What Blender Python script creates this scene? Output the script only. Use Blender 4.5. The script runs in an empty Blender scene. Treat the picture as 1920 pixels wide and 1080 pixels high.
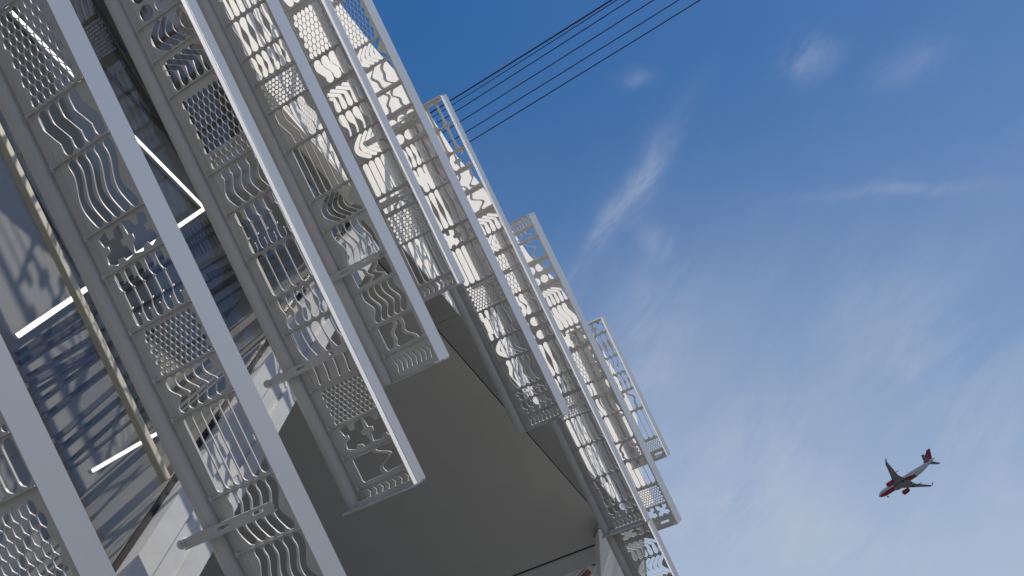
import bpy, bmesh, math, random
from mathutils import Matrix, Vector
random.seed(7)
SC = bpy.context.scene
COL = SC.collection
R = math.radians

# ------------------------------------------------------------------ camera
PITCH = R(30.0)
CAM = Vector((0, 0, 1.6))
RIGHT = Vector((1, 0, 0)); FWD = Vector((0, math.cos(PITCH), math.sin(PITCH))); UP = Vector((0, -math.sin(PITCH), math.cos(PITCH)))
cd = bpy.data.cameras.new('camera'); cam = bpy.data.objects.new('camera', cd); COL.objects.link(cam)
cam.location = CAM; cam.rotation_euler = (R(90) + PITCH, 0, 0)
cd.sensor_width = 36.0; cd.lens = 1500.0 / 1920.0 * 36.0; cd.clip_start = .05; cd.clip_end = 20000
SC.camera = cam
SC.render.resolution_x = 1024; SC.render.resolution_y = 576

# frame of the raked screen facade: a = outwards, t = along (away), z = up the fins
ALPHA = R(25.7); TH = R(17.363)
EX = RIGHT * math.cos(ALPHA) + UP * math.sin(ALPHA)
EZ = -RIGHT * math.sin(ALPHA) + UP * math.cos(ALPHA)
A_ = EX * math.cos(TH) - FWD * math.sin(TH)
T_ = EX * math.sin(TH) + FWD * math.cos(TH)
FR = Matrix(((A_.x, T_.x, EZ.x, CAM.x), (A_.y, T_.y, EZ.y, CAM.y), (A_.z, T_.z, EZ.z, CAM.z), (0, 0, 0, 1)))

# ------------------------------------------------------------------ sun and sky
PSI = R(39.5); ELV = R(39)
sd = (T_ * math.cos(PSI) + A_ * math.sin(PSI)) * math.cos(ELV) + EZ * math.sin(ELV)
sd.normalize()
s_el = math.asin(sd.z); s_az = math.atan2(sd.x, sd.y)
ld = bpy.data.lights.new('sun', 'SUN'); ld.energy = 4.3; ld.angle = R(.55); ld.color = (1, .92, .80)
sun = bpy.data.objects.new('sun', ld); COL.objects.link(sun)
sun.rotation_euler = sd.to_track_quat('Z', 'Y').to_euler()

W = bpy.data.worlds.new('World'); SC.world = W; W.use_nodes = True
nt = W.node_tree; nt.nodes.clear()
def N(t, **k):
    n = nt.nodes.new(t)
    for a, b in k.items(): setattr(n, a, b)
    return n
def lk(a, b): nt.links.new(a, b)
def mth(op, a, b=None, clamp=False):
    n = N('ShaderNodeMath', operation=op, use_clamp=clamp)
    for i, q in enumerate((a, b)):
        if q is None: continue
        if isinstance(q, (int, float)): n.inputs[i].default_value = q
        else: lk(q, n.inputs[i])
    return n.outputs[0]
sky = N('ShaderNodeTexSky', sky_type='NISHITA'); sky.sun_disc = False
sky.sun_elevation = s_el; sky.sun_rotation = s_az
sky.air_density = 1.0; sky.dust_density = .8; sky.ozone_density = 2.2; sky.altitude = 50
tc = N('ShaderNodeTexCoord')
sep = N('ShaderNodeSeparateXYZ'); lk(tc.outputs['Generated'], sep.inputs[0])
zc = mth('MAXIMUM', sep.outputs[2], .03)
cx = mth('DIVIDE', sep.outputs[0], zc); cy = mth('DIVIDE', sep.outputs[1], zc)
cmb = N('ShaderNodeCombineXYZ'); lk(cx, cmb.inputs[0]); lk(cy, cmb.inputs[1])
def noise(scale, detail, rough, dist, rot=0, stretch=1, off=0):
    m = N('ShaderNodeMapping'); lk(cmb.outputs[0], m.inputs[0])
    m.inputs['Rotation'].default_value = (0, 0, rot); m.inputs['Scale'].default_value = (1, stretch, 1); m.inputs['Location'].default_value = (off, off * .7, 0)
    n = N('ShaderNodeTexNoise'); lk(m.outputs[0], n.inputs['Vector'])
    n.inputs['Scale'].default_value = scale; n.inputs['Detail'].default_value = detail
    n.inputs['Roughness'].default_value = rough; n.inputs['Distortion'].default_value = dist
    return n.outputs[0]
def rng(v, a, b, c=0., d=1.):
    m = N('ShaderNodeMapRange', interpolation_type='SMOOTHSTEP'); lk(v, m.inputs[0])
    for i, q in zip((1, 2, 3, 4), (a, b, c, d)): m.inputs[i].default_value = q
    return m.outputs[0]
def pix(x, y):
    return (RIGHT * (x - 960) - UP * (y - 540) + FWD * 1500).normalized()
def blob(x, y, x2, y2, wid):       # a soft streak of cirrus between two directions of the sky
    p, q = pix(x, y), pix(x2, y2)
    ax = (q - p); L = max(ax.length, .02); ax = ax.normalized() if (q - p).length > 1e-4 else Vector((1, 0, 0)); mid = ((p + q) / 2).normalized()
    side = mid.cross(ax).normalized()
    def dot(v):
        n = N('ShaderNodeVectorMath', operation='DOT_PRODUCT'); lk(warp, n.inputs[0]); n.inputs[1].default_value = v; return n.outputs['Value']
    a = mth('DIVIDE', mth('SUBTRACT', dot(ax), mid.dot(ax)), L * .6)
    b = mth('DIVIDE', dot(side), wid)
    e = mth('ADD', mth('MULTIPLY', a, a), mth('MULTIPLY', b, b))
    front = mth('GREATER_THAN', dot(mid), 0)
    return mth('MULTIPLY', mth('EXPONENT', mth('MULTIPLY', e, -1.)), front)
wn = N('ShaderNodeTexNoise'); lk(tc.outputs['Generated'], wn.inputs['Vector']); wn.inputs['Scale'].default_value = 7; wn.inputs['Detail'].default_value = 4
ws = N('ShaderNodeVectorMath', operation='SUBTRACT'); lk(wn.outputs['Color'], ws.inputs[0]); ws.inputs[1].default_value = (.5, .5, .5)
wm = N('ShaderNodeVectorMath', operation='SCALE'); lk(ws.outputs[0], wm.inputs[0]); wm.inputs['Scale'].default_value = .07
wa = N('ShaderNodeVectorMath', operation='ADD'); lk(wm.outputs[0], wa.inputs[0]); lk(tc.outputs['Generated'], wa.inputs[1]); warp = wa.outputs[0]
def fibre(deg, scale, squash, detail, rough, dist, off=0.):
    D = RIGHT * math.cos(R(deg)) + UP * math.sin(R(deg)); Q = RIGHT * -math.sin(R(deg)) + UP * math.cos(R(deg))
    cb = N('ShaderNodeCombineXYZ')
    for i, (v, k) in enumerate(((D, squash), (Q, 1.), (FWD, .6))):
        n = N('ShaderNodeVectorMath', operation='DOT_PRODUCT'); lk(tc.outputs['Generated'], n.inputs[0]); n.inputs[1].default_value = v * k
        lk(mth('ADD', n.outputs['Value'], off + i * .37), cb.inputs[i])
    n = N('ShaderNodeTexNoise'); lk(cb.outputs[0], n.inputs['Vector']); n.inputs['Scale'].default_value = scale; n.inputs['Detail'].default_value = detail
    n.inputs['Roughness'].default_value = rough; n.inputs['Distortion'].default_value = dist
    return n.outputs[0]
wisp = rng(fibre(62, 7, .28, 10, .62, .5), .38, .74)
fine = mth('MULTIPLY', rng(fibre(55, 16, .30, 12, .66, .9, 2.), .36, .70), rng(fibre(20, 5, .7, 6, .55, .6, 5.), .30, .62))
veil = rng(fibre(35, 2.2, .5, 4, .5, .3, 8.), .35, .68)
streaks = [(1080, 520, 1235, 280, .014, .34), (1390, 810, 1500, 960, .06, .42), (1280, 930, 1440, 800, .045, .5), (1480, 930, 1640, 1060, .05, .4),
           (1480, 120, 1560, 90, .022, .17), (1170, 165, 1220, 155, .014, .12), (1640, 150, 1740, 90, .02, .16), (1560, 355, 1860, 350, .008, .16), (1200, 470, 1240, 440, .03, .14),
           (1180, 760, 1260, 560, .05, .28), (1740, 560, 1620, 700, .05, .2), (1700, 1050, 1900, 700, .16, .34), (1250, 1000, 1500, 1060, .08, .25)]
tot = None
for x, y, x2, y2, w, k in streaks:
    b_ = mth('MULTIPLY', blob(x, y, x2, y2, w), k)
    tot = b_ if tot is None else mth('ADD', tot, b_)
mixn = mth('ADD', mth('MULTIPLY', fine, 1.25), mth('MULTIPLY', wisp, .5))
tot = mth('MULTIPLY', tot, mth('ADD', mixn, .08))
low = rng(sep.outputs[2], .80, .10)
base = mth('MULTIPLY', mth('ADD', mth('ADD', mth('MULTIPLY', veil, .26), mth('ADD', mth('MULTIPLY', wisp, .14), mth('MULTIPLY', fine, .06))), .33), mth('MULTIPLY', low, mth('ADD', mth('MULTIPLY', low, .8), .45)))
cov = mth('MULTIPLY', mth('SUBTRACT', 1., mth('EXPONENT', mth('MULTIPLY', mth('ADD', tot, base), -1.95))), .88)
hs = N('ShaderNodeHueSaturation'); lk(sky.outputs[0], hs.inputs['Color']); hs.inputs['Saturation'].default_value = 1.40; hs.inputs['Value'].default_value = 1.38
mix = N('ShaderNodeMix', data_type='RGBA'); lk(cov, mix.inputs[0]); lk(hs.outputs[0], mix.inputs[6]); mix.inputs[7].default_value = (6.6, 7.3, 8.6, 1)
bg = N('ShaderNodeBackground'); bg.inputs['Strength'].default_value = .075; lk(mix.outputs[2], bg.inputs['Color'])
wo = N('ShaderNodeOutputWorld'); lk(bg.outputs[0], wo.inputs['Surface'])
SC.view_settings.view_transform = 'Standard'; SC.view_settings.look = 'None'; SC.view_settings.gamma = 1; SC.view_settings.use_curve_mapping = False
SC.view_settings.exposure = 0.0

# ------------------------------------------------------------------ materials
def material(name, col, rough=.5, metal=0., var=.0, scale=6., bump=0., bscale=60., streak=False, spec=.5, col2=None):
    m = bpy.data.materials.new(name); m.use_nodes = True; t = m.node_tree; b = t.nodes['Principled BSDF']
    b.inputs['Roughness'].default_value = rough; b.inputs['Metallic'].default_value = metal; b.inputs['Specular IOR Level'].default_value = spec
    c = t.nodes.new('ShaderNodeTexCoord')
    mp = t.nodes.new('ShaderNodeMapping'); t.links.new(c.outputs['Object'], mp.inputs[0])
    if streak: mp.inputs['Scale'].default_value = (1, 1, .12)
    n = t.nodes.new('ShaderNodeTexNoise'); n.inputs['Scale'].default_value = scale; n.inputs['Detail'].default_value = 6; n.inputs['Roughness'].default_value = .6
    t.links.new(mp.outputs[0], n.inputs['Vector'])
    r = t.nodes.new('ShaderNodeValToRGB'); t.links.new(n.outputs[0], r.inputs[0])
    r.color_ramp.elements[0].position = .3; r.color_ramp.elements[1].position = .7
    c2 = col2 if col2 else tuple(x * (1 - var) for x in col)
    r.color_ramp.elements[0].color = (*c2, 1); r.color_ramp.elements[1].color = (*col, 1)
    t.links.new(r.outputs[0], b.inputs['Base Color'])
    if bump:
        n2 = t.nodes.new('ShaderNodeTexNoise'); n2.inputs['Scale'].default_value = bscale; n2.inputs['Detail'].default_value = 3
        t.links.new(c.outputs['Object'], n2.inputs['Vector'])
        bp = t.nodes.new('ShaderNodeBump'); bp.inputs['Strength'].default_value = bump; bp.inputs['Distance'].default_value = .01
        t.links.new(n2.outputs[0], bp.inputs['Height']); t.links.new(bp.outputs[0], b.inputs['Normal'])
    return m
def emit(name, col, st):
    m = bpy.data.materials.new(name); m.use_nodes = True; b = m.node_tree.nodes['Principled BSDF']
    b.inputs['Base Color'].default_value = (.8, .8, .8, 1); b.inputs['Emission Color'].default_value = (*col, 1); b.inputs['Emission Strength'].default_value = st
    return m
PAINT = material('white_powder_coat', (.53, .525, .515), .42, var=.20, scale=5, bump=.04, bscale=140, streak=True)
FLANGE = material('satin_aluminium_edge', (.84, .83, .82), .42, metal=.35, var=.06, scale=3, bump=.0, bscale=90, streak=True)
WHITEB = material('sunlit_rim_white', (.88, .865, .84), .3, var=.05)  # whiter than the fin paint, so the sunlit rim line looks brighter
WALLM = material('white_wall_render', (.80, .77, .71), .7, var=.07, scale=2.5, bump=.2, bscale=120)
SOFF = material('soffit_plaster', (.55, .55, .54), .85, var=.06, scale=.9, bump=.1, bscale=90)
STRIPM = material('soffit_edge_sheet', (.36, .36, .36), .6, var=.1, scale=3)
BEAMM = material('brushed_aluminium_sill', (.50, .505, .51), .5, metal=.2, var=.12, scale=8, bump=.05, streak=False)
GASKET = material('black_gasket', (.01, .01, .011), .5, var=.2)
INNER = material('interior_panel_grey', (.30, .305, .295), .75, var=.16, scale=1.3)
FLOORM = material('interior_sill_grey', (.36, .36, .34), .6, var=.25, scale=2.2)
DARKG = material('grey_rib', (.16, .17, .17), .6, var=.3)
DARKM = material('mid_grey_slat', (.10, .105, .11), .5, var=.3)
DARK = material('near_black', (.025, .027, .03), .5, var=.3)
MULL = material('cream_mullion', (.50, .47, .38), .45, var=.12, scale=12, streak=True)
LED = emit('led_tube', (1, .93, .86), 2.6)
CABLE = material('cable_rubber', (.015, .016, .018), .6, var=.3)
BEIGE = material('beige_render', (.52, .43, .32), .85, var=.18, scale=.5, bump=.3, bscale=8)
WOOD = material('brown_timber', (.30, .15, .08), .7, var=.4, scale=4)
GREYR = material('grey_roof_sheet', (.35, .35, .34), .7, var=.2, scale=1)
PAVE = material('asphalt_ground', (.115, .113, .105), .9, var=.25, scale=.8, bump=.3, bscale=15)
def glass_mat(name, tint):
    m = bpy.data.materials.new(name); m.use_nodes = True; t = m.node_tree; t.nodes.clear()
    o = t.nodes.new('ShaderNodeOutputMaterial'); mx = t.nodes.new('ShaderNodeMixShader'); tr = t.nodes.new('ShaderNodeBsdfTransparent'); gl = t.nodes.new('ShaderNodeBsdfGlossy')
    tr.inputs[0].default_value = (*tint, 1); gl.inputs['Roughness'].default_value = .01; gl.inputs['Color'].default_value = (.85, .86, .86, 1)
    lw = t.nodes.new('ShaderNodeLayerWeight'); lw.inputs['Blend'].default_value = .5
    pw = t.nodes.new('ShaderNodeMath'); pw.operation = 'POWER'; t.links.new(lw.outputs['Facing'], pw.inputs[0]); pw.inputs[1].default_value = 4.5
    f = t.nodes.new('ShaderNodeMath'); f.operation = 'MULTIPLY_ADD'; t.links.new(pw.outputs[0], f.inputs[0]); f.inputs[1].default_value = .9; f.inputs[2].default_value = .05
    n = t.nodes.new('ShaderNodeTexNoise'); n.inputs['Scale'].default_value = 1.1; c = t.nodes.new('ShaderNodeTexCoord'); t.links.new(c.outputs['Object'], n.inputs['Vector'])
    b = t.nodes.new('ShaderNodeBump'); b.inputs['Strength'].default_value = .25; b.inputs['Distance'].default_value = .01
    t.links.new(n.outputs[0], b.inputs['Height']); t.links.new(b.outputs[0], gl.inputs['Normal'])
    t.links.new(f.outputs[0], mx.inputs[0]); t.links.new(tr.outputs[0], mx.inputs[1]); t.links.new(gl.outputs[0], mx.inputs[2]); t.links.new(mx.outputs[0], o.inputs[0])
    return m
GLASS = glass_mat('window_glass', (.945, .945, .94))

# ------------------------------------------------------------------ object helpers
def link(name, me, mat, parent=None, M=None):
    o = bpy.data.objects.new(name, me); COL.objects.link(o)
    if mat is not None and me is not None and not me.materials: me.materials.append(mat)
    if parent: o.parent = parent
    if M is not None: o.matrix_basis = M
    return o
def empty(name, M, label, cat, group=None):
    o = bpy.data.objects.new(name, None); COL.objects.link(o); o.matrix_world = M; o.empty_display_size = .2
    return tag(o, label, cat, group)
def tag(o, label=None, cat=None, group=None, kind=None):
    if label: o['label'] = label
    if cat: o['category'] = cat
    if group: o['group'] = group
    if kind: o['kind'] = kind
    return o
class MB:
    def __init__(s): s.v = []; s.f = []
    def prism(s, pts, d):          # pts: list of Vector, d: offset vector
        n = len(pts); b = len(s.v); d = Vector(d)
        s.v += [Vector(p) for p in pts] + [Vector(p) + d for p in pts]
        s.f += [list(range(b, b + n))[::-1], list(range(b + n, b + 2 * n))]
        for i in range(n):
            j = (i + 1) % n; s.f.append([b + i, b + j, b + n + j, b + n + i])
        return s
    def box(s, x0, y0, z0, x1, y1, z1):
        return s.prism([(x0, y0, z0), (x1, y0, z0), (x1, y1, z0), (x0, y1, z0)], (0, 0, z1 - z0))
    def bar(s, p, q, side, thick):    # bar from p to q; side and thick are full-width vectors
        p, q, a, b = Vector(p), Vector(q), Vector(side) / 2, Vector(thick) / 2
        return s.prism([p - a - b, p + a - b, p + a + b, p - a + b], q - p)
    def tube(s, pts, r, n=12, cap=True):
        b0 = len(s.v); pts = [Vector(p) for p in pts]
        for i, p in enumerate(pts):
            d = (pts[min(i + 1, len(pts) - 1)] - pts[max(i - 1, 0)]).normalized()
            u = d.cross(Vector((0, 0, 1)) if abs(d.z) < .9 else Vector((1, 0, 0))).normalized(); w = d.cross(u)
            rr = r[i] if isinstance(r, (list, tuple)) else r
            for k in range(n):
                a = 2 * math.pi * k / n; s.v.append(p + u * math.cos(a) * rr + w * math.sin(a) * rr)
        for i in range(len(pts) - 1):
            for k in range(n):
                k2 = (k + 1) % n; s.f.append([b0 + i * n + k, b0 + i * n + k2, b0 + (i + 1) * n + k2, b0 + (i + 1) * n + k])
        if cap:
            s.f.append([b0 + k for k in range(n)][::-1]); s.f.append([b0 + (len(pts) - 1) * n + k for k in range(n)])
        return s
    def build(s, name, mat, parent=None, M=None, smooth=False, bevel=0):
        me = bpy.data.meshes.new(name); me.from_pydata([tuple(v) for v in s.v], [], s.f)
        bm = bmesh.new(); bm.from_mesh(me)
        bmesh.ops.recalc_face_normals(bm, faces=bm.faces)
        if bevel: bmesh.ops.bevel(bm, geom=bm.edges[:], offset=bevel, segments=2, affect='EDGES', profile=.5)
        bm.to_mesh(me); bm.free()
        if smooth:
            for p in me.polygons: p.use_smooth = True
        return link(name, me, mat, parent, M)

def sheet(name, outline, holes, thick, mat, parent, y=0.):
    """flat plate in the local a-z plane with cut holes, as one mesh"""
    cu = bpy.data.curves.new('tmp', 'CURVE'); cu.dimensions = '2D'; cu.fill_mode = 'BOTH'; cu.extrude = thick / 2
    for poly in [outline] + holes:
        sp = cu.splines.new('POLY'); sp.points.add(len(poly) - 1)
        for p, q in zip(sp.points, poly): p.co = (q[0], q[1], 0, 1)
        sp.use_cyclic_u = True
    o = bpy.data.objects.new('tmp', cu); COL.objects.link(o)
    dg = bpy.context.evaluated_depsgraph_get()
    me = bpy.data.meshes.new_from_object(o.evaluated_get(dg)); me.name = name
    bpy.data.objects.remove(o); bpy.data.curves.remove(cu)
    me.transform(Matrix.Translation((0, y, 0)) @ Matrix.Rotation(R(90), 4, 'X'))
    me.materials.clear()
    return link(name, me, mat, parent)

# ------------------------------------------------------------------ cut patterns (holes in the rectangle x0..x1, z0..z1)
def clampx(pts, x0, x1): return [(min(max(x, x0), x1), z) for x, z in pts]
def stroke(line, hw, caps=5):
    """closed outline round a centre line; hw(t) half width"""
    n = len(line); L, Rr = [], []
    for i, (x, z) in enumerate(line):
        xa, za = line[max(i - 1, 0)]; xb, zb = line[min(i + 1, n - 1)]
        d = math.hypot(xb - xa, zb - za) or 1; nx, nz = -(zb - za) / d, (xb - xa) / d
        w = hw(i / (n - 1)); L.append((x + nx * w, z + nz * w)); Rr.append((x - nx * w, z - nz * w))
    def cap(p, q, c, w):
        a0 = math.atan2(p[1] - c[1], p[0] - c[0])
        return [(c[0] + w * math.cos(a0 - math.pi * k / caps), c[1] + w * math.sin(a0 - math.pi * k / caps)) for k in range(1, caps)]
    return L + cap(L[-1], Rr[-1], line[-1], hw(1)) + Rr[::-1] + cap(Rr[0], L[0], line[0], hw(0))
def slots(x0, z0, x1, z1, n, cen, hwf, rib=.008, seg=18, bow=0.):
    W_, H = x1 - x0, z1 - z0; pitch = (W_ - abs(bow)) / n; out = []
    for i in range(n):
        xc = x0 + pitch * (i + .5) + (0 if bow > 0 else abs(bow)); m = (pitch - rib) / 2
        e0, e1 = hwf(0) * m, hwf(1) * m
        line = []
        for k in range(seg + 1):
            t = k / seg; line.append((xc + cen(t, i) * 1.0, z0 + e0 + (H - e0 - e1) * t))
        out.append(stroke(line, lambda t: max(.003, hwf(t) * m)))
    return out
def hexgrid(x0, z0, x1, z1, w, h, rib):
    out = []; row = 0; z = z0 + h / 2
    while z + h / 2 <= z1 + 1e-6:
        x = x0 + w / 2 + (w / 2 if row % 2 else 0)
        while x + w / 2 <= x1 + 1e-6:
            a, b = (w - rib) / 2, h / 2 - rib * .4
            out.append([(x - a, z - b * .42), (x, z - b), (x + a, z - b * .42), (x + a, z + b * .42), (x, z + b), (x - a, z + b * .42)])
            x += w
        z += h * .72; row += 1
    return out
def circgrid(x0, z0, x1, z1, r, gap, n=12):
    out = []; row = 0; p = 2 * r + gap; z = z0 + r
    while z + r <= z1 + 1e-6:
        x = x0 + r + (p / 2 if row % 2 else 0)
        while x + r <= x1 + 1e-6:
            out.append([(x + r * math.cos(2 * math.pi * k / n), z + r * math.sin(2 * math.pi * k / n)) for k in range(n)]); x += p
        z += p * .866; row += 1
    return out
def wavy_cells(x0, z0, x1, z1, rnd, n):
    """large cells split by wandering ribs"""
    W_, H = x1 - x0, z1 - z0; rib = .016; out = []
    bs = [[(x0, z0), (x0, z1)]]
    seg = 12
    lines = []
    for i in range(n + 1):
        xb = x0 + W_ * i / n; amp = 0 if i in (0, n) else W_ * .42 / n
        ph, ph2 = rnd.uniform(0, 6.3), rnd.uniform(0, 6.3)
        lines.append([xb + amp * (.62 * math.sin(ph + 4.6 * k / seg) + .3 * math.sin(ph2 + 10.5 * k / seg)) for k in range(seg + 1)])
    for i in range(n):
        L, R2 = lines[i], lines[i + 1]
        zb, zt = z0 + .01 + rnd.uniform(0, .06) * H, z1 - .01 - rnd.uniform(0, .08) * H
        zs = [zb + (zt - zb) * k / seg for k in range(seg + 1)]
        l = [(max(L[k] + rib / 2 + (.5 * rib if i else 0), x0), zs[k]) for k in range(seg + 1)]
        r = [(min(R2[k] - rib, x1), zs[k]) for k in range(seg + 1)]
        r = [(max(r[k][0], l[k][0] + .012), r[k][1]) for k in range(seg + 1)]
        l[0] = (l[0][0] + .012, l[0][1] + .0); r[0] = (r[0][0] - .0, r[0][1] + .012 * (rnd.random()))
        out.append(r + l[::-1])
    return out
def notched(x0, z0, x1, z1, rnd):
    W_, H = x1 - x0, z1 - z0; n = 2; out = []
    for i in range(n):
        a, b = x0 + W_ * i / n + .008, x0 + W_ * (i + 1) / n - .008; w = b - a; c, d = z0 + .008, z1 - .008; h = d - c
        f = rnd.choice((1, -1))
        p = [(0, .15), (.32, 0), (.42, .16), (.62, .12), (.68, 0), (1, .06), (.93, .36), (.8, .38), (.8, .56), (.96, .6), (1, 1), (.66, .92), (.6, .72), (.42, .72), (.38, 1), (.04, .9), (.12, .62), (.26, .6), (.26, .44), (.06, .4)]
        if f < 0: p = [(1 - x, y) for x, y in p][::-1]
        out.append([(a + x * w, c + y * h) for x, y in p])
    return out
NAMES = {'hex': 'honeycomb_panel', 'circ': 'perforated_panel', 'circles': 'perforated_panel', 'bars': 'slotted_panel', 'wave': 'wavy_slot_panel', 'swave': 'wavy_slot_panel', 'angle': 'angled_slot_panel',
         'cross': 'notched_panel', 'bottle': 'bottle_slot_panel', 'chev': 'chevron_panel', 'bigc': 'circle_panel', 'cres': 'crescent_panel', 'bone': 'wavy_slot_panel', 'dumb': 'dumbbell_slot_panel',
         'spoon': 'spoon_slot_panel', 'blob': 'wavy_cell_panel', 'vent': 'vent_panel', 'slot': 'end_panel', 'grid': 'slotted_panel'}
def pattern(kind, x0, z0, x1, z1, rnd):
    W_, H = x1 - x0, z1 - z0; one = lambda t: 1.
    if kind == 'hex': return hexgrid(x0 - .055, z0, x1, z1, .047, .080, .007)
    if kind in ('circ', 'circles'): return circgrid(x0 - .055, z0, x1, z1, .0155, .0065)
    if kind == 'bars': return slots(x0, z0, x1, z1, rnd.choice((5, 6)), lambda t, i: 0, one, .008)
    if kind == 'grid': return slots(x0, z0, x1, z1, 3, lambda t, i: 0, one, .03, seg=2)
    if kind in ('wave', 'swave'):
        A = .024; s = rnd.choice((1, -1))
        return slots(x0 + A, z0, x1 - A, z1, 5, lambda t, i: s * A * math.sin(t * 6.0 - .6), lambda t: .86 + .14 * math.cos(6.28 * t), .008)
    if kind == 'bone':
        return slots(x0, z0, x1, z1, 6, lambda t, i: .012 * math.sin(t * 3.14), lambda t: .78 + .2 * math.sin(9 * t + 1), .008)
    if kind == 'angle':
        A = .03
        return slots(x0 + A, z0, x1 - A, z1, 4, lambda t, i: A * (1 - 2 * min(1, max(0, (t - .25) * 2))), one, .009, seg=16)
    if kind == 'bottle': return slots(x0, z0, x1, z1, 5, lambda t, i: .012 * (1 if .2 < t < .75 else -1), lambda t: 1. if .22 < t < .74 else .7, .009, seg=30)
    if kind == 'dumb': return slots(x0, z0, x1, z1, 5, lambda t, i: 0, lambda t: .38 + .62 * abs(math.cos(math.pi * t)) ** 1.6, .01, seg=20)
    if kind == 'spoon': return slots(x0, z0, x1, z1, 5, lambda t, i: .012 * math.sin(5 * t), lambda t: .3 + .7 / (1 + math.exp(-14 * (t - .55))), .01, seg=20)
    if kind == 'cres':
        A = min(.10, H * .36)
        out = slots(x0, z0, x1, z1, 5, lambda t, i: -A * math.sin(math.pi * t) + A, lambda t: .7 + .25 * math.sin(math.pi * t), .008, bow=A, seg=20)
        return out
    if kind == 'chev':
        out = []; n = 6; pitch = W_ / n; hw = pitch * .34; arm = min(.13, W_ * .36)
        for i in range(n):
            x = x0 + pitch * (i + .62); zc = z0 + H * .52; al = min(arm, x - x0 - hw * .5)
            line = [(x, z0 + hw * 1.3), (x, z0 + H * .25), (x, zc), (x - al * .25, zc + al * .2), (x - al, zc + al * .62)]
            if zc + al * .62 + hw > z1: line[-1] = (x - (z1 - hw - zc) / .62, z1 - hw); line[-2] = (x - (z1 - hw - zc) / .62 * .3, zc + (z1 - hw - zc) * .3)
            out.append(stroke(line, lambda t: hw * (1.2 if t < .3 else .8), caps=4))
        return out
    if kind == 'bigc':
        r = min(.058, W_ / 6.6); out = []; n = 3; rows = max(1, int(H / (2 * r + .006))); dz = H / rows
        for j in range(rows):
            for i in range(n):
                cxx, cz = x0 + W_ / n * (i + .5), z0 + dz * (j + .5)
                out.append([(cxx + r * math.cos(2 * math.pi * k / 20), cz + r * math.sin(2 * math.pi * k / 20)) for k in range(20)])
        return out
    if kind == 'blob': return wavy_cells(x0, z0, x1, z1, rnd, rnd.choice((2, 3)))
    if kind == 'cross': return notched(x0, z0, x1, z1, rnd)
    if kind == 'slot': return [stroke([(x1 - .19, (z0 + z1) / 2), (x1 - .09, (z0 + z1) / 2)], lambda t: .016)]
    if kind == 'vent':
        n = 8; out = []; p = W_ / n; h = min(H * .7, .12)
        for i in range(n):
            x = x0 + p * i; a, m = x + p * .12, (z0 + z1) / 2
            out.append([(a, m - h / 2), (a + p * .35, m - h / 2), (a + p * .75, m), (a + p * .35, m + h / 2), (a, m + h / 2), (a + p * .4, m)])
        return out
    return []

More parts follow.
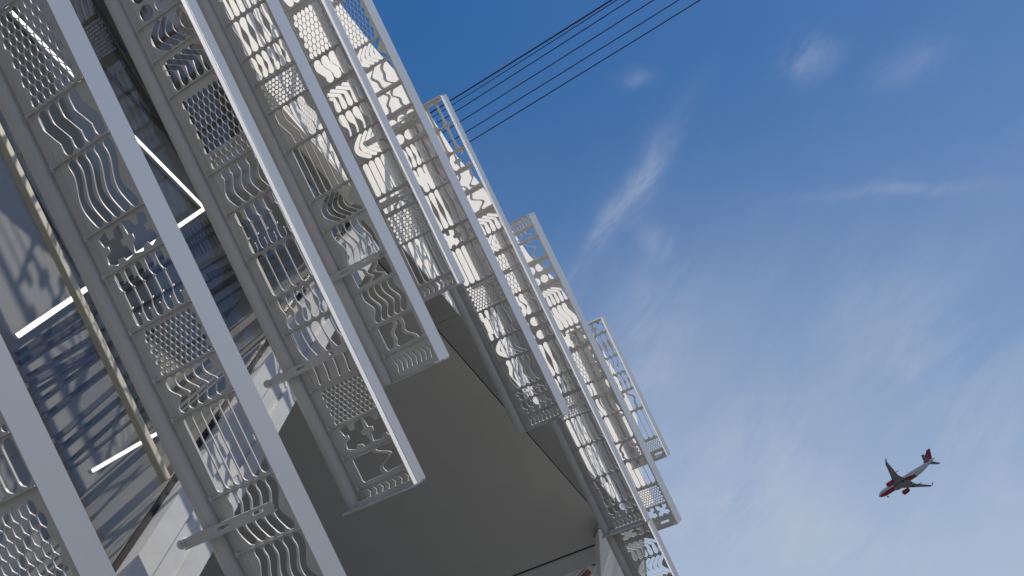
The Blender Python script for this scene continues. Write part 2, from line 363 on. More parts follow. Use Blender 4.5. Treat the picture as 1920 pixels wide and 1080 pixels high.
# ------------------------------------------------------------------ the cut-metal fins
A_F, A_R = -2.7345, -3.331
FIN_W = A_F - A_R
PHI = R(36)
def make_fin(s, kind, ztop, rows, label, arms=(), open_bottom=False, open_top=False):
    W2 = FIN_W + (.05 if kind == 2 else 0)
    zb = rows[-1][1]; H = ztop - zb
    root = empty('screen_fin', FR @ Matrix.Translation((A_R, s, zb)), label, 'facade fin', 'cut metal fins hung along the raked facade')
    rnd = random.Random(int(s * 1000))
    T = .0085
    # rail: half-round section, swept straight
    rail = MB(); prof = []
    for k in range(13):
        a = math.pi * (k / 12.) ; prof.append((.055 - .052 * math.cos(a), .012 - .052 * math.sin(a) * .75))
    prof += [(.107, .05), (.003, .05)]
    rail.prism([(x, y, 0) for x, y in prof], (0, 0, H)).build('rail', PAINT, root, smooth=False)
    # oblique strip between rail and the cut web
    MB().prism([(.1085, .030, 0), (.1085, .022, 0), (.186, -.008, 0), (.190, -.0005, 0)], (0, 0, H)).build('side_strip', PAINT, root)
    MB().box(.1985, .0075, .01, .2025, .013, H - .01).build('stringer', PAINT, root)
    xa, xb = .200, W2 - .018
    z = ztop
    for kd, zl in rows:
        h = z - zl
        z0, z1 = zl - zb, z - zb
        out = [(.192, z0 + .003), (W2 - .004, z0 + .003), (W2 - .004, z1 - .003), (.192, z1 - .003)]
        mg = .009
        pp = pattern(kd, xa + (.06 if kd in ('hex', 'circ', 'circles') else 0), z0 + mg, xb, z1 - mg, rnd)
        sheet(NAMES[kd], out, pp, .005 if kd in ('hex', 'circ', 'circles') else T, PAINT, root)
        if zl > zb + .01:     # thin crossbar with its lug on the joint
            MB().box(.150, -.020, z0 - .0035, W2 - .006, -.0065, z0 + .0035).build('crossbar', PAINT, root)
            MB().tube([(.150, -.013, z0 - .014), (.150, -.013, z0 + .014)], .008, 8).build('lug', PAINT, root)
        z = zl
    # outer edge flange, folded towards the street
    d = Vector((math.sin(PHI), math.cos(PHI), 0)); nrm = Vector((math.cos(PHI), -math.sin(PHI), 0))
    p = Vector((W2, 0, 0))
    if kind == 1:
        q0, q1 = p - d * .012, p + d * .095
    else:
        q0, q1 = p - d * .056, p + d * .012
    MB().prism([q0, q0 + nrm * .006, q1 + nrm * .006, q1], (0, 0, H)).build('edge_flange', FLANGE, root)
    if kind == 2:
        ld_ = Vector((-math.sin(R(12)), -math.cos(R(12)), 0)); ln_ = Vector((math.cos(R(12)), -math.sin(R(12)), 0))
        r0 = q0 + nrm * .006 - ld_ * .002; r1 = q0 + nrm * .006 + ld_ * .042
        MB().prism([r0 - ln_ * .005, r0, r1, r1 - ln_ * .005], (0, 0, H)).build('rim_lip', WHITEB, root)
        MB().tube([q0 + nrm * .006 + Vector((0, 0, 0)), q0 + nrm * .006 + Vector((0, 0, H))], .003, 8).build('rim_bead', WHITEB, root, smooth=True)
    ya, yb = (-.10, .012) if kind == 2 else (-.012, .09)
    for flag, zz in ((open_bottom, 0), (open_top, H)):
        if flag: continue
        zc0, zc1 = (zz - .012, zz) if zz == 0 else (zz, zz + .012)
        pl = [(.0, .05), (.0, ya), (W2 - (.055 if kind == 2 else 0), ya), (W2 + .003, 0), (W2 + (.048 if kind == 1 else 0), yb), (.1, .05)]
        MB().prism([(x, y, zc0) for x, y in pl], (0, 0, zc1 - zc0)).build('end_plate', PAINT, root)
        zi = 0 if zz == 0 else H - .03
        MB().box(.11, -.045 if kind == 2 else .010, zi, W2 - .06, -.010 if kind == 2 else .05, zi + .03).build('end_lip', PAINT, root)
    for za in arms:           # bracket arm with two slots, fixed to the wall behind with a round boss
        zc = za - zb
        arm = empty2('bracket_arm', root, (0, -.062, zc))
        out = [(-.10, -.026), (.02, -.030), (W2 - .07, -.030), (W2 - .055, 0), (W2 - .07, .022), (.02, .026), (-.10, .020)]
        slot1 = stroke([(.16, -.003), (.23, -.003)], lambda t: .009); slot2 = stroke([(W2 - .20, -.003), (W2 - .13, -.003)], lambda t: .009)
        sheet('arm_plate', out, [slot1, slot2], .012, PAINT, arm)
        MB().box(-.10, -.006, -.038, W2 - .07, .034, -.0305).build('arm_flange', PAINT, arm)
        MB().tube([(-.10, -.018, 0), (-.10, .03, 0)], .027, 20).build('boss', PAINT, arm)
        MB().tube([(-.10, -.025, 0), (-.10, -.0185, 0)], .012, 8).build('bolt', BEAMM, arm)
    return root
def empty2(name, parent, loc):
    o = bpy.data.objects.new(name, None); COL.objects.link(o); o.parent = parent; o.location = loc; return o

FINS = [
 (2.303, 1, 0.937, [('circles',0.627), ('circ',0.331), ('bars',0.108), ('hex',-0.47), ('wave',-0.718)], 'nearest fin, its wide edge and round cut mesh at the lower left corner', (), 1, 1),
 (3.572, 1, 3.029, [('bigc',2.54), ('hex',1.98), ('angle',1.665), ('wave',1.246), ('cross',1.013), ('bottle',0.676), ('circ',0.383), ('wave',0.15), ('bars',-0.325), ('swave',-0.656), ('wave',-0.998), ('chev',-1.286)], 'long grey fin running from the top left corner off the bottom, crossing the light strips', (-.48,), 1, 1),
 (4.882, 2, 3.906, [('hex',3.313), ('bigc',2.756), ('cres',2.508), ('chev',2.237), ('hex',1.628), ('wave',1.328), ('bottle',0.983), ('bars',0.649), ('bone',0.397), ('spoon',-0.041), ('circ',-0.338), ('cross',-0.564), ('blob',-0.801), ('vent',-0.909)], 'fin with a bright edge ending over the plain soffit, lowest free end on the left', (.138,), 0, 1),
 (6.083, 1, 4.577, [('wave',3.771), ('circ',3.414), ('chev',3.038), ('dumb',2.707), ('bone',2.478), ('circ',2.215), ('angle',1.861), ('bars',1.387), ('cres',1.118), ('wave',0.729), ('blob',0.528), ('wave',0.21), ('blob',-0.054), ('vent',-0.282)], 'fin with dumbbell cut-outs near the top, ending in front of the soffit corner', (.73,), 0, 1),
 (7.280, 2, 5.042, [('bars',4.361), ('cross',3.89), ('wave',3.419), ('hex',2.864), ('angle',2.576), ('chev',2.277), ('spoon',2.021), ('cres',1.738), ('bars',1.366), ('blob',1.162), ('circ',0.853), ('bars',0.403), ('vent',0.262)], 'shortest hanging fin in the middle, honeycomb at its top and a bright edge line', (1.28,), 0, 1),
 (8.429, 1, 5.268, [('bars',4.851), ('wave',4.254), ('cross',3.735), ('hex',3.156), ('cres',2.906), ('blob',2.595), ('blob',2.321), ('bigc',1.945), ('bone',1.677), ('angle',1.366), ('dumb',0.907), ('cross',0.674), ('bars',0.227), ('circ',-0.084), ('bottle',-0.447), ('cres',-0.698), ('wave',-1.05), ('chev',-1.193), ('spoon',-1.354), ('vent',-1.516)], 'long fin against the sky at the top, its foot over the dark soffit edge', (2.18,), 0, 1),
 (9.576, 2, 2.518, [('grid',2.183), ('grid',1.848), ('cross',1.607), ('blob',1.319), ('blob',1.011), ('chev',0.723), ('cres',0.482), ('hex',-0.1), ('wave',-0.402), ('bigc',-0.777), ('dumb',-1.232), ('bone',-1.48), ('circ',-1.788), ('bars',-2.176), ('bars',-2.612), ('bottle',-3.007), ('spoon',-3.167), ('vent',-3.315)], 'fin whose square top stands where the cables meet the facade', (.22,), 0, 0),
 (10.994, 1, 0.828, [('vent',0.669), ('blob',0.509), ('blob',0.19), ('bigc',-0.175), ('chev',-0.494), ('angle',-0.859), ('cross',-1.163), ('hex',-1.695), ('wave',-2.226), ('bars',-2.637), ('blob',-2.941), ('bars',-3.359), ('circ',-3.663), ('cross',-3.853), ('slot',-4.005)], 'pale fin against the sky below the square topped one, reaching lowest on the right', (-1.9,), 0, 0),
 (12.276, 2, -1.027, [('cross',-1.254), ('dumb',-1.649), ('wave',-1.935), ('bone',-2.221), ('blob',-2.575), ('bars',-3.071), ('circ',-3.273), ('slot',-3.399)], 'short farthest fin on the right, with sky behind its slots', (), 0, 0),
 (9.624, 2, -3.345, [('cross',-3.511), ('chev',-3.794), ('cres',-4.083), ('circ',-4.487), ('bars',-5.025), ('vent',-5.16)], 'lower fin at the bottom edge with blue sky through its chevron slots', (), 0, 0),
]
for s, kd, zt, rows, lab, arms, ob, ot in FINS:
    make_fin(s, kd, zt, rows, lab, arms, ob, ot)

# ------------------------------------------------------------------ building behind the fins
AW = -3.581
def P(s, z, a=AW): return Vector((a, s, z))
E1 = [(4.4, 6.80), (5.745, 4.818), (7.185, 2.589), (7.994, 1.514), (8.841, 0.285), (10.603, -2.29), (11.727, -3.948)]
TOPL = [(13.5, -4.45), (13.65, -3.8), (14.3, -3.72), (15.124, -3.3), (15.124, -2.336), (14.904, -1.57), (13.961, -0.144), (13.158, 0.363), (12.374, 1.709), (11.84, 2.202), (11.507, 2.908), (11.139, 3.362), (10.511, 3.856), (10.006, 4.453), (9.41, 5.648), (8.9, 6.80)]
wall = empty('gallery_wall', FR @ Matrix.Translation((AW, 5.745, -4)), 'white sunlit wall behind the right hand fins, its edge stepping against the sky', 'wall')
MBW = MB(); poly = E1 + TOPL
LOC = Matrix.Translation((-AW, -5.745, 4))
MBW.prism([P(s, z) for s, z in poly], (-.16, 0, 0))
MBW.build('wall_face', WALLM, wall, LOC)

# raking soffit edge strip and its panels
E = [Vector(P(5.2, 5.66))] + [P(s, z) for s, z in E1] + [P(12.1, -4.5)]
e0, e1v = E[0], E[-1]
NIN = Vector((-1, 0, 0))
def lerp(a, b, t): return a + (b - a) * t
soff = empty('soffit', FR @ Matrix.Translation(P(11.7, -4)), 'smooth grey soffit sloping down behind the hanging fins', 'soffit')
LS = (Matrix.Translation(P(11.7, -4))).inverted()
A0, A1 = P(4.4, 6.77), P(11.9, -4.21)
dirE = (A1 - A0).normalized()
upn = dirE.cross(NIN).normalized()
L_ = (A1 - A0).length
k = 0.; i = 0
while k < L_ - .2:
    k2 = min(k + 2.05, L_)
    a, b = A0 + dirE * (k + .004), A0 + dirE * (k2 - .004)
    MB().prism([a, b, b + NIN * .345, a + NIN * .345], upn * .02).build('edge_panel', STRIPM, soff, LS)
    k = k2; i += 1
MB().prism([A0 + NIN * .352 , A1 + NIN * .352, A1 + NIN * .360, A0 + NIN * .360], upn * .05).build('shadow_joint', GASKET, soff, LS)
inr = Vector((-1, 0, -.02)).normalized()
B0, B1 = A0 + NIN * .3615 + dirE * 5.02, A1 + NIN * .3615
MB().prism([B0, B1 , B1 + inr * 8.5, B0 + inr * 8.5], Vector((0, .05, .03))).build('soffit_sheet', SOFF, soff, LS)

# edge beam at the foot of the soffit
lo = empty('edge_beam', FR @ Matrix.Translation(P(12, -4.5)), 'grey edge beam along the foot of the soffit at the bottom of the picture', 'beam')
LL = Matrix.Translation(P(12, -4.5)).inverted()
q0, q1 = B1 + Vector((0, .03, .0)), B1 + inr * 8.5 + Vector((0, .03, 0))
MB().prism([q0 + Vector((.0, -.02, -.01)), q0 + Vector((0, .3, -.01)), q0 + Vector((0, .28, -.30)), q0 + Vector((0, .0, -.30))], q1 - q0).build('beam_face', SOFF, lo, LL)
MB().prism([q0 + Vector((.0, -.035, -.02)), q0 + Vector((0, -.022, -.02)), q0 + Vector((0, -.022, .0)), q0 + Vector((0, -.035, .0))], q1 - q0).build('drip_bead', GASKET, lo, LL)

# raking sill beam of the glazing
sill = empty('sill_beam', FR @ Matrix.Translation(P(2.6, -.7)), 'pale stepped metal sill beam rising diagonally under the glazing', 'beam')
LB = Matrix.Translation(P(2.6, -.7)).inverted()
S0, S1 = P(.9, -1.39), P(7.60, 1.35)
ds = (S1 - S0).normalized(); dn = Vector((0, -ds.z, ds.y))   # dn: upwards, square to the beam in the wall plane
if dn.z < 0: dn = -dn
def sb(name, a0, a1, n0, n1, mat):
    pts = [S0 + Vector((a0, 0, 0)) + dn * n0, S0 + Vector((a1, 0, 0)) + dn * n0, S0 + Vector((a1, 0, 0)) + dn * n1, S0 + Vector((a0, 0, 0)) + dn * n1]
    return MB().prism(pts, S1 - S0).build(name, mat, sill, LB, bevel=.0)
sb('gasket', -.11, -.088, -.0195, .014, GASKET)
sb('upper_face', -.20, .020, -.155, -.0205, BEAMM)
sb('middle_face', -.20, .000, -.285, -.1555, BEAMM)
sb('lower_lip', -.20, .028, -.400, -.2855, BEAMM)

# glazing: panes between cream mullions
glz = empty('window_wall', FR @ Matrix.Translation(P(4, 0)), 'large raked window wall behind the left hand fins', 'window')
LG = Matrix.Translation(P(4, 0)).inverted()
MUL = [3.90, 5.783]
def rakez(s): return S0.z + (s - S0.y) * (S1.z - S0.z) / (S1.y - S0.y)
def edge1(s): return 5.6 + (s - 5.2) * (A1.z - A0.z) / (A1.y - A0.y)
spans = [(0.9, 3.86), (3.94, 5.745), (5.82, 7.62)]
TOP = 6.2
for s0, s1 in spans:
    pts = [P(s0, rakez(s0) + .012), P(s1, rakez(s1) + .012)]
    if s1 > 7: pts += [P(5.82, 4.67)]
    elif s1 > 5: pts += [P(s1, 4.78), P(4.79, 6.16), P(s0, TOP)]
    else: pts += [P(s1, TOP), P(s0, TOP)]
    MB().prism([p + Vector((-.10, 0, 0)) for p in pts], (-.012, 0, 0)).build('pane', GLASS, glz, LG)
for s in MUL:
    MB().box(AW - .165, s - .022, rakez(s) + .02, AW - .115, s + .022, 5.0 if s > 5 else TOP).build('mullion', MULL, glz, LG, bevel=.006)

# interior seen through the glass
AI = AW - 1.3
room = empty('interior_ceiling', FR @ Matrix.Translation(P(4, 0, AI)), 'dim grey interior ceiling behind the glazing with dark slats and bars standing in for reflections', 'ceiling')
LR = Matrix.Translation(P(4, 0, AI)).inverted()
low = [(0.9, rakez(.9) - .1), (8.3, rakez(8.3) - .1)]
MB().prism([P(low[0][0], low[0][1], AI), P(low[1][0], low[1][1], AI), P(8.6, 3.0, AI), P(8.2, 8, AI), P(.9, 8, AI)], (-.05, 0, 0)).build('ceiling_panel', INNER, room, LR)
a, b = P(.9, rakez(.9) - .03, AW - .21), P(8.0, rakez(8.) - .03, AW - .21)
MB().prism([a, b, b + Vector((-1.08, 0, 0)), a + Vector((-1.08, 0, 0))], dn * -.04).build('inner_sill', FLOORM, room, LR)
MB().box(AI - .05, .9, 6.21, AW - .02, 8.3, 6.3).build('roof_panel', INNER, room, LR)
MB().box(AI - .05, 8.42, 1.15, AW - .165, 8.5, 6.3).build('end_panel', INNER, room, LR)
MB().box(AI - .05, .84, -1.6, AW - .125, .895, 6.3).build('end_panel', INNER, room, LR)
def isl(p, q, w, d=.03, mat=DARK, name='slat_reflection_bar'):
    p, q = P(p[0], p[1], AI + d / 2 + .003), P(q[0], q[1], AI + d / 2 + .003); t = (q - p).normalized(); sd_ = Vector((1, 0, 0)).cross(t)
    return MB().bar(p, q, sd_ * w, (d, 0, 0)).build(name, mat, room, LR)
def lampbar(p, q, w, label, a=None):
    a = a or AI + .05
    p, q = P(p[0], p[1], a), P(q[0], q[1], a); m = p
    o = empty('strip_light', FR @ Matrix.Translation(m), label, 'light', 'strip lights on the interior ceiling')
    t = (q - p).normalized(); sd_ = Vector((1, 0, 0)).cross(t); LM = Matrix.Translation(m).inverted()
    MB().bar(p, q, sd_ * (w + .012), (.03, 0, 0)).build('housing', PAINT, o, LM)
    MB().bar(p + Vector((.020, 0, 0)), q + Vector((.020, 0, 0)), sd_ * w, (.008, 0, 0)).build('diffuser', LED, o, LM)
SLATS_REFLECTIONS = [((4.378, 1.092), (7.202, 1.96), 0.0345), ((4.369, 1.024), (7.179, 1.863), 0.0344), ((4.381, 0.925), (7.169, 1.593), 0.0197), ((6.508, 1.194), (7.471, 1.423), 0.0594), ((6.233, 1.018), (7.474, 1.296), 0.0175), ((6.01, 0.794), (7.481, 1.041), 0.0287), ((4.3, 0.596), (5.731, 1.009), 0.0271), ((4.317, 0.714), (5.585, 1.089), 0.0135), ((4.304, 0.348), (5.621, 0.728), 0.0225), ((4.287, 0.231), (5.623, 0.627), 0.0112), ((6.859, 4.454), (7.173, 2.748), 0.0598), ((6.979, 4.483), (7.292, 2.801), 0.0182), ((6.632, 3.652), (7.213, 2.872), 0.0354), ((6.505, 1.308), (7.559, 1.542), 0.0179), ((4.287, 0.785), (5.447, 1.066), 0.0089)]  # steep dark bars among these stand in for reflections in the glass
SLATS2 = [((6.63, 1.877), (6.63, 1.59), 0.0126), ((6.69, 1.894), (6.689, 1.604), 0.0127), ((6.75, 1.911), (6.75, 1.619), 0.0127), ((6.812, 1.928), (6.811, 1.634), 0.0128), ((6.874, 1.945), (6.874, 1.649), 0.0129), ((6.937, 1.963), (6.937, 1.664), 0.013), ((7.002, 1.981), (7.001, 1.68), 0.0131), ((7.067, 1.999), (7.066, 1.696), 0.0132), ((7.133, 2.018), (7.132, 1.712), 0.0133), ((7.2, 2.036), (7.2, 1.728), 0.0134), ((7.268, 2.055), (7.268, 1.745), 0.0135), ((7.338, 2.075), (7.337, 1.762), 0.0136), ((7.408, 2.094), (7.407, 1.779), 0.0138), ((7.48, 2.114), (7.479, 1.796), 0.0139), ((7.552, 2.135), (7.552, 1.814), 0.014), ((7.626, 2.155), (7.626, 1.832), 0.0141), ((7.701, 2.176), (7.701, 1.85), 0.0142), ((7.778, 2.197), (7.777, 1.869), 0.0143), ((7.855, 2.219), (7.855, 1.888), 0.0144), ((7.934, 2.241), (7.934, 1.907), 0.0146), ((8.014, 2.263), (8.014, 1.927), 0.0147), ((8.096, 2.286), (8.095, 1.947), 0.0148), ((6.477, 0.973), (6.483, 0.723), 0.0123), ((6.534, 0.985), (6.54, 0.733), 0.0124), ((6.592, 0.997), (6.598, 0.744), 0.0125), ((6.651, 1.01), (6.658, 0.754), 0.0126), ((6.711, 1.022), (6.717, 0.765), 0.0127), ((6.772, 1.035), (6.778, 0.776), 0.0128), ((6.834, 1.048), (6.84, 0.787), 0.0129), ((6.896, 1.061), (6.903, 0.799), 0.013), ((6.96, 1.075), (6.966, 0.81), 0.0131), ((7.024, 1.089), (7.031, 0.822), 0.0132), ((7.09, 1.102), (7.096, 0.833), 0.0133), ((7.156, 1.116), (7.163, 0.845), 0.0134), ((7.224, 1.131), (7.231, 0.857), 0.0135), ((7.292, 1.145), (7.299, 0.87), 0.0136), ((7.362, 1.16), (7.369, 0.882), 0.0137), ((7.432, 1.175), (7.44, 0.895), 0.0138), ((6.725, 1.393), (7.893, 1.574), 0.0809), ((6.697, 0.99), (7.782, 1.157), 0.0518), ((6.376, 0.769), (7.621, 0.954), 0.0885), ((4.191, 0.974), (5.183, 1.214), 0.016), ((4.203, 0.829), (5.124, 1.013), 0.0361), ((4.294, 0.413), (5.704, 0.861), 0.0367), ((4.205, 0.161), (5.528, 0.477), 0.014), ((5.154, 2.634), (5.226, 1.587), 0.014)]
for p_, q_, w_ in SLATS_REFLECTIONS: isl(p_, q_, w_)
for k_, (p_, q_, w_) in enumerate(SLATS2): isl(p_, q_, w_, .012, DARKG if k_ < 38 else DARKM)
lampbar((5.728, 4.094), (7.075, 2.10), .034, 'long white strip light running down the upper left to the corner')
lampbar((7.05, 2.09), (4.392, 1.205), .034, 'white strip light rising from the left edge to the corner')
lampbar((4.518, 0.160), (3.883, 0.106), .018, 'short strip light low behind the second fin', -4.2)

# ------------------------------------------------------------------ column, distant buildings, ground
def px(x, y, dist):        # a point of the world seen from the camera, dist metres away along the ground
    d = RIGHT * (x - 960) - UP * (y - 540) + FWD * 1500
    return CAM + d * (dist / d.y)
c0 = px(1124, 1030, 12.2)
col = empty('column', Matrix.Translation((c0.x, c0.y, 0)), 'plain grey column under the soffit at the bottom of the picture', 'column')
MB().box(0, 0, 0, .64, .6, px(1124, 991, 12.2).z).build('shaft', WALLM, col, bevel=.01)
MB().box(-.02, -.02, px(1124, 991, 12.2).z + .002, .66, .62, px(1124, 991, 12.2).z + .03).build('cap', GREYR, col)

bl = empty('apartment_house', Matrix.Translation((px(1180, 1000, 46).x, 46, 0)), 'distant beige house seen through the lower fin', 'house')
bx = px(1160, 1000, 46).x - bl.location.x; bx2 = px(1207, 1000, 46).x - bl.location.x; bt = px(1180, 985, 46).z
MB().box(bx - 3.0, 0, 0, bx2, 9, bt).build('wall', BEIGE, bl)
MB().box(bx - 3.2, -.25, bt + .003, bx2 + .2, 9.2, bt + .35).build('roof', GREYR, bl)
for i in range(2):
    for j in range(3):
        w = MB().box(bx - 2.8 + i * 1.2, -.06, bt - 2.2 - j * 2.8, bx - 2.1 + i * 1.2, .02, bt - .9 - j * 2.8).build('window', DARK, bl)

pg0 = px(1075, 1075, 20)
pg = empty('timber_pergola', Matrix.Translation((pg0.x, 20, 0)), 'brown timber louvred roof with a pale edge under the beam', 'pergola')
def rel(x, y, d=20): q = px(x, y, d); return Vector((q.x - pg0.x, q.y - 20, q.z))
MB().bar(rel(1058, 1095), rel(1098, 1054), (0, .3, 0), (.05, 0, .05)).build('fascia', WALLM, pg)
MB().bar(rel(1068, 1098), rel(1101, 1061), (0, .3, 0), (.06, 0, .06)).build('edge_board', WOOD, pg)
for i in range(9):
    x = 1076 + i * 3; MB().bar(rel(x, 1094 - i * 3.2), rel(x + 8, 1100 - i * 3.2), (0, .2, 0), (.0, 0, .04)).build('slat', WOOD, pg)
MB().box(-.05, -.05, 0, .05, .05, pg0.z - .3).build('post', WOOD, pg)
mr = empty('metal_brace', Matrix.Translation((px(1112, 1080, 16).x, 16, 0)), 'pale angled steel brace beside the column', 'brace')
def rel2(x, y): q = px(x, y, 16); o = px(1112, 1080, 16); return Vector((q.x - o.x, 0, q.z))
MB().bar(rel2(1100, 1095), rel2(1122, 1064), (0, .12, 0), (.05, 0, .03)).build('diagonal', PAINT, mr)
MB().bar(rel2(1121, 1140), rel2(1121, 1052), (0, .12, 0), (.07, 0, 0)).build('upright', PAINT, mr)
MB().box(-.05, -.06, 0, .22, .06, px(1112, 1095, 16).z).build('foot', PAINT, mr)

g = MB(); g.box(-9000, -9000, -.5, 9000, 9000, 0); go = g.build('ground', PAVE); go['kind'] = 'structure'

# ------------------------------------------------------------------ overhead cables
CB = [((846, 187), (1148, -2), .040, 'thickest black overhead cable, uppermost of the run'), ((848, 196), (1158, -2), .022, 'thin cable just under the thickest one'),
      ((853, 209), (1183, -2), .026, 'third overhead cable from the top'), ((862, 228), (1227, -2), .026, 'fourth overhead cable from the top'),
      ((872, 248), (1274, -2), .026, 'fifth overhead cable, second from the bottom of the run'), ((881, 265), (1314, -2), .028, 'lowest of the overhead cables')]
for (x1, y1), (x2, y2), r, lab in CB:
    ex = .22; X0, Y0, X1, Y1 = x1 - (x2 - x1) * ex, y1 - (y2 - y1) * ex, x2 + (x2 - x1) * .5, y2 + (y2 - y1) * .5
    p, q = px(X0, Y0, 34), px(X1, Y1, 22)
    pts = []
    for k in range(25):
        t = k / 24.; pt = p + (q - p) * t; pt.z -= .10 * 4 * t * (1 - t) * .5; pts.append(pt - p)
    o = MB().tube(pts, r, 6).build('overhead_cable', CABLE, M=Matrix.Translation(p))
    tag(o, lab, 'cable', 'overhead cables crossing the sky')

# ------------------------------------------------------------------ airliner
APW = material('aircraft_white', (.50, .53, .58), .4, var=.05)
APR = material('aircraft_red', (.30, .02, .035), .35, var=.1)
APG = material('aircraft_grey', (.20, .22, .24), .45, var=.15)
APD = material('aircraft_dark', (.03, .03, .035), .5, var=.2)
RM = [[0.5029, 0.8619, 0.0652], [-0.643, 0.4235, -0.6381], [-0.5776, 0.279, 0.7672]]
def cv(v): return RIGHT * v[0] - UP * v[1] + FWD * v[2]
ca, cs, cu_ = [cv([RM[r][c] for r in range(3)]) for c in range(3)]
loc = CAM + cv((197.24, 111.82, 430.07))
PM = Matrix(((ca.x, cs.x, cu_.x, loc.x), (ca.y, cs.y, cu_.y, loc.y), (ca.z, cs.z, cu_.z, loc.z), (0, 0, 0, 1)))
ap = empty('airliner', PM @ Matrix.Translation((18, 0, 0)), 'white and red twin engined airliner flying low in the right of the sky', 'airliner')
AL = Matrix.Translation((-18, 0, 0))
def loft(rings, name, mats, pick=None, parent=ap, M=AL, smooth=True):
    n = len(rings[0]); v = [p for r in rings for p in r]; f = []
    for i in range(len(rings) - 1):
        for k in range(n):
            k2 = (k + 1) % n; f.append([i * n + k, i * n + k2, (i + 1) * n + k2, (i + 1) * n + k])
    f.append(list(range(n))); f.append([(len(rings) - 1) * n + k for k in range(n)])
    me = bpy.data.meshes.new(name); me.from_pydata(v, [], f)
    bm = bmesh.new(); bm.from_mesh(me); bmesh.ops.recalc_face_normals(bm, faces=bm.faces); bm.to_mesh(me); bm.free()
    for m in mats: me.materials.append(m)
    for p in me.polygons:
        p.use_smooth = smooth
        if pick: p.material_index = pick(p.center, p.normal)
    return link(name, me, None, parent, M)
fus = [(0, .05, -.45), (.25, .45, -.42), (.9, .95, -.32), (2, 1.4, -.18), (3.6, 1.78, -.05), (5.5, 1.97, 0), (10, 1.98, 0), (15, 1.98, 0), (20, 1.98, 0), (24, 1.97, 0), (27, 1.8, .16), (30, 1.45, .45), (33, 1.0, .78), (35.5, .58, 1.05), (37, .3, 1.15), (37.6, .12, 1.2)]
# subdivide along for a clean paint line
ff = []
for (a, b) in zip(fus[:-1], fus[1:]):
    for k in range(4): ff.append(tuple(a[i] + (b[i] - a[i]) * k / 4 for i in range(3)))
ff.append(fus[-1])
rings = [[(x, r * math.cos(2 * math.pi * k / 32), zc + r * 1.04 * math.sin(2 * math.pi * k / 32)) for k in range(32)] for x, r, zc in ff]
def paintf(c, n):
    lim = -.9 if c.x < 16 else -.9 + (c.x - 16) * -.0
    if 29.5 < c.x < 34.5 and c.z > .9 + (33 - c.x) * .25: return 1
    if 1.2 < c.x < 24.5 and c.z < (-1.0 if c.x < 16 else -1.0 + (c.x - 16) * .05 - max(0, c.x - 20) * .2): return 1
    return 0
loft(rings, 'fuselage', [APW, APR], paintf)
def wing_ring(x0, chord, y, z, th):
    pr = [(0, 0), (.05, .5), (.3, 1), (.6, .75), (1, 0), (.6, -.45), (.3, -.6), (.05, -.4)]
    return [(x0 + chord * u, y, z + th * w) for u, w in pr]
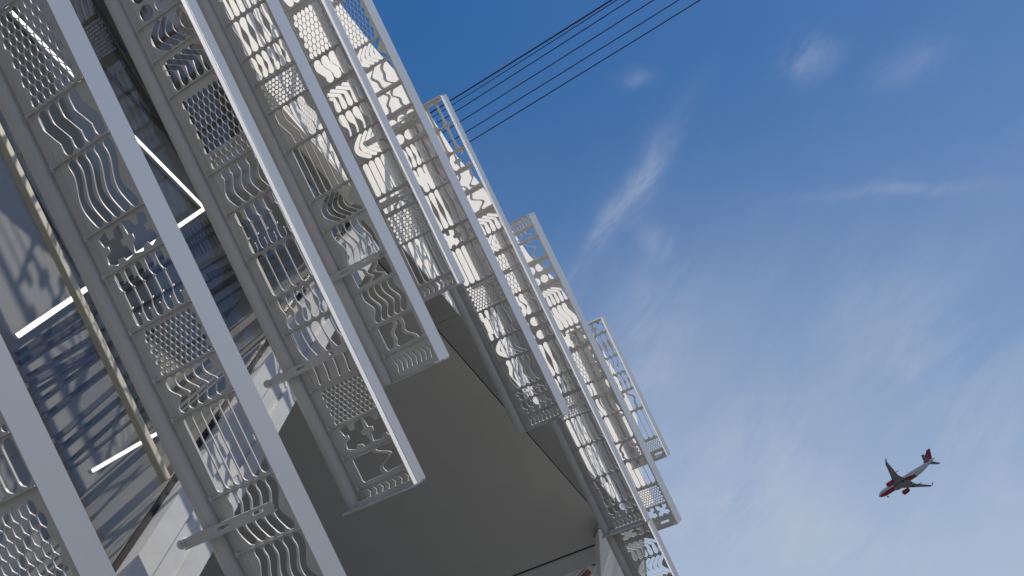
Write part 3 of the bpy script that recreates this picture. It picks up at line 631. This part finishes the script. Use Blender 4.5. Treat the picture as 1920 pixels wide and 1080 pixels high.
for sgn in (1, -1):
    rr = [wing_ring(11.2, 8.2, sgn * 1.2, -1.15, .55), wing_ring(12.6, 6.4, sgn * 3.5, -.95, .45), wing_ring(14.6, 4.2, sgn * 6.4, -.55, .33), wing_ring(17.9, 2.7, sgn * 12, .2, .2), wing_ring(20.2, 1.65, sgn * 16.2, .8, .12)]
    loft(rr, 'wing', [APG], smooth=False)
    wl = [[(x0 + u * ch, sgn * y + w * .06, z) for u, w in ((0, 0), (.3, 1), (1, 0), (.3, -1))] for x0, ch, y, z in ((20.25, 1.6, 16.25, .85), (21.0, 1.1, 16.8, 1.7), (21.9, .5, 17.15, 3.2))]
    loft(wl, 'winglet', [APR if False else APG], smooth=False)
    hs_ = [wing_ring(31.6, 3.4, sgn * .5, 1.1, .22), wing_ring(34.7, 1.5, sgn * 6.2, 1.7, .1)]
    loft(hs_, 'tailplane', [APG], smooth=False)
    en = [(10.6, 1.02), (10.75, 1.16), (11.8, 1.24), (13.4, 1.12), (14.2, .86), (14.6, .6)]
    er = [[(x, sgn * 5.75 + r * math.cos(2 * math.pi * k / 20), -1.95 + r * math.sin(2 * math.pi * k / 20)) for k in range(20)] for x, r in en]
    e = loft(er, 'engine', [APR, APD], lambda c, n: 1 if n.x < -.97 or c.x > 14.15 else 0)
    MB().prism([(11.6, sgn * 5.65, -.85), (16.0, sgn * 5.65, -.95), (16.0, sgn * 5.65, -.5), (13.4, sgn * 5.65, -.5)], (0, sgn * .25, 0)).build('pylon', APG, ap, AL)
    MB().tube([(18.6, sgn * 3.6, -.9), (18.6, sgn * 3.7, -3.1)], .13, 8).build('landing_strut', APG, ap, AL)
    for o_ in (-.42, .42):
        MB().tube([(18.6, sgn * 3.7 + o_ - .2, -3.1), (18.6, sgn * 3.7 + o_ + .2, -3.1)], .55, 14).build('wheel', APD, ap, AL)
    MB().tube([(19.0, sgn * 8.5, -.35), (21.6, sgn * 8.5, -.2)], [.28, .08], 8).build('flap_fairing', APG, ap, AL)
vf = [[(x0 + u * ch, w * th, z) for u, w in ((0, 0), (.25, 1), (.7, .7), (1, 0), (.7, -.7), (.25, -1))] for x0, ch, z, th in ((28.6, 7.6, 1.4, .16), (30.6, 5.7, 2.2, .2), (34.9, 2.3, 7.7, .1))]
loft(vf, 'tail_fin', [APR], smooth=False)
MB().tube([(5.0, 0, -1.8), (5.0, 0, -3.3)], .11, 8).build('landing_strut', APG, ap, AL)
for o_ in (-.25, .25): MB().tube([(5.0, o_ - .12, -3.4), (5.0, o_ + .12, -3.4)], .38, 12).build('wheel', APD, ap, AL)
loft([[(x, y * w, z) for y, z in ((-1, -1.9), (-.8, -2.35), (.8, -2.35), (1, -1.9), (.9, -1.2), (-.9, -1.2))] for x, w in ((10.2, .6), (11.5, 1.7), (18, 1.8), (20.4, .5))], 'belly_fairing', [APG], smooth=False)
for k in range(5):
    MB().box(1.7 + .05 * k, -1.0 + k * .42, .62, 1.9 + .05 * k, -.68 + k * .42, .85).build('cockpit_pane', APD, ap, AL) if False else None
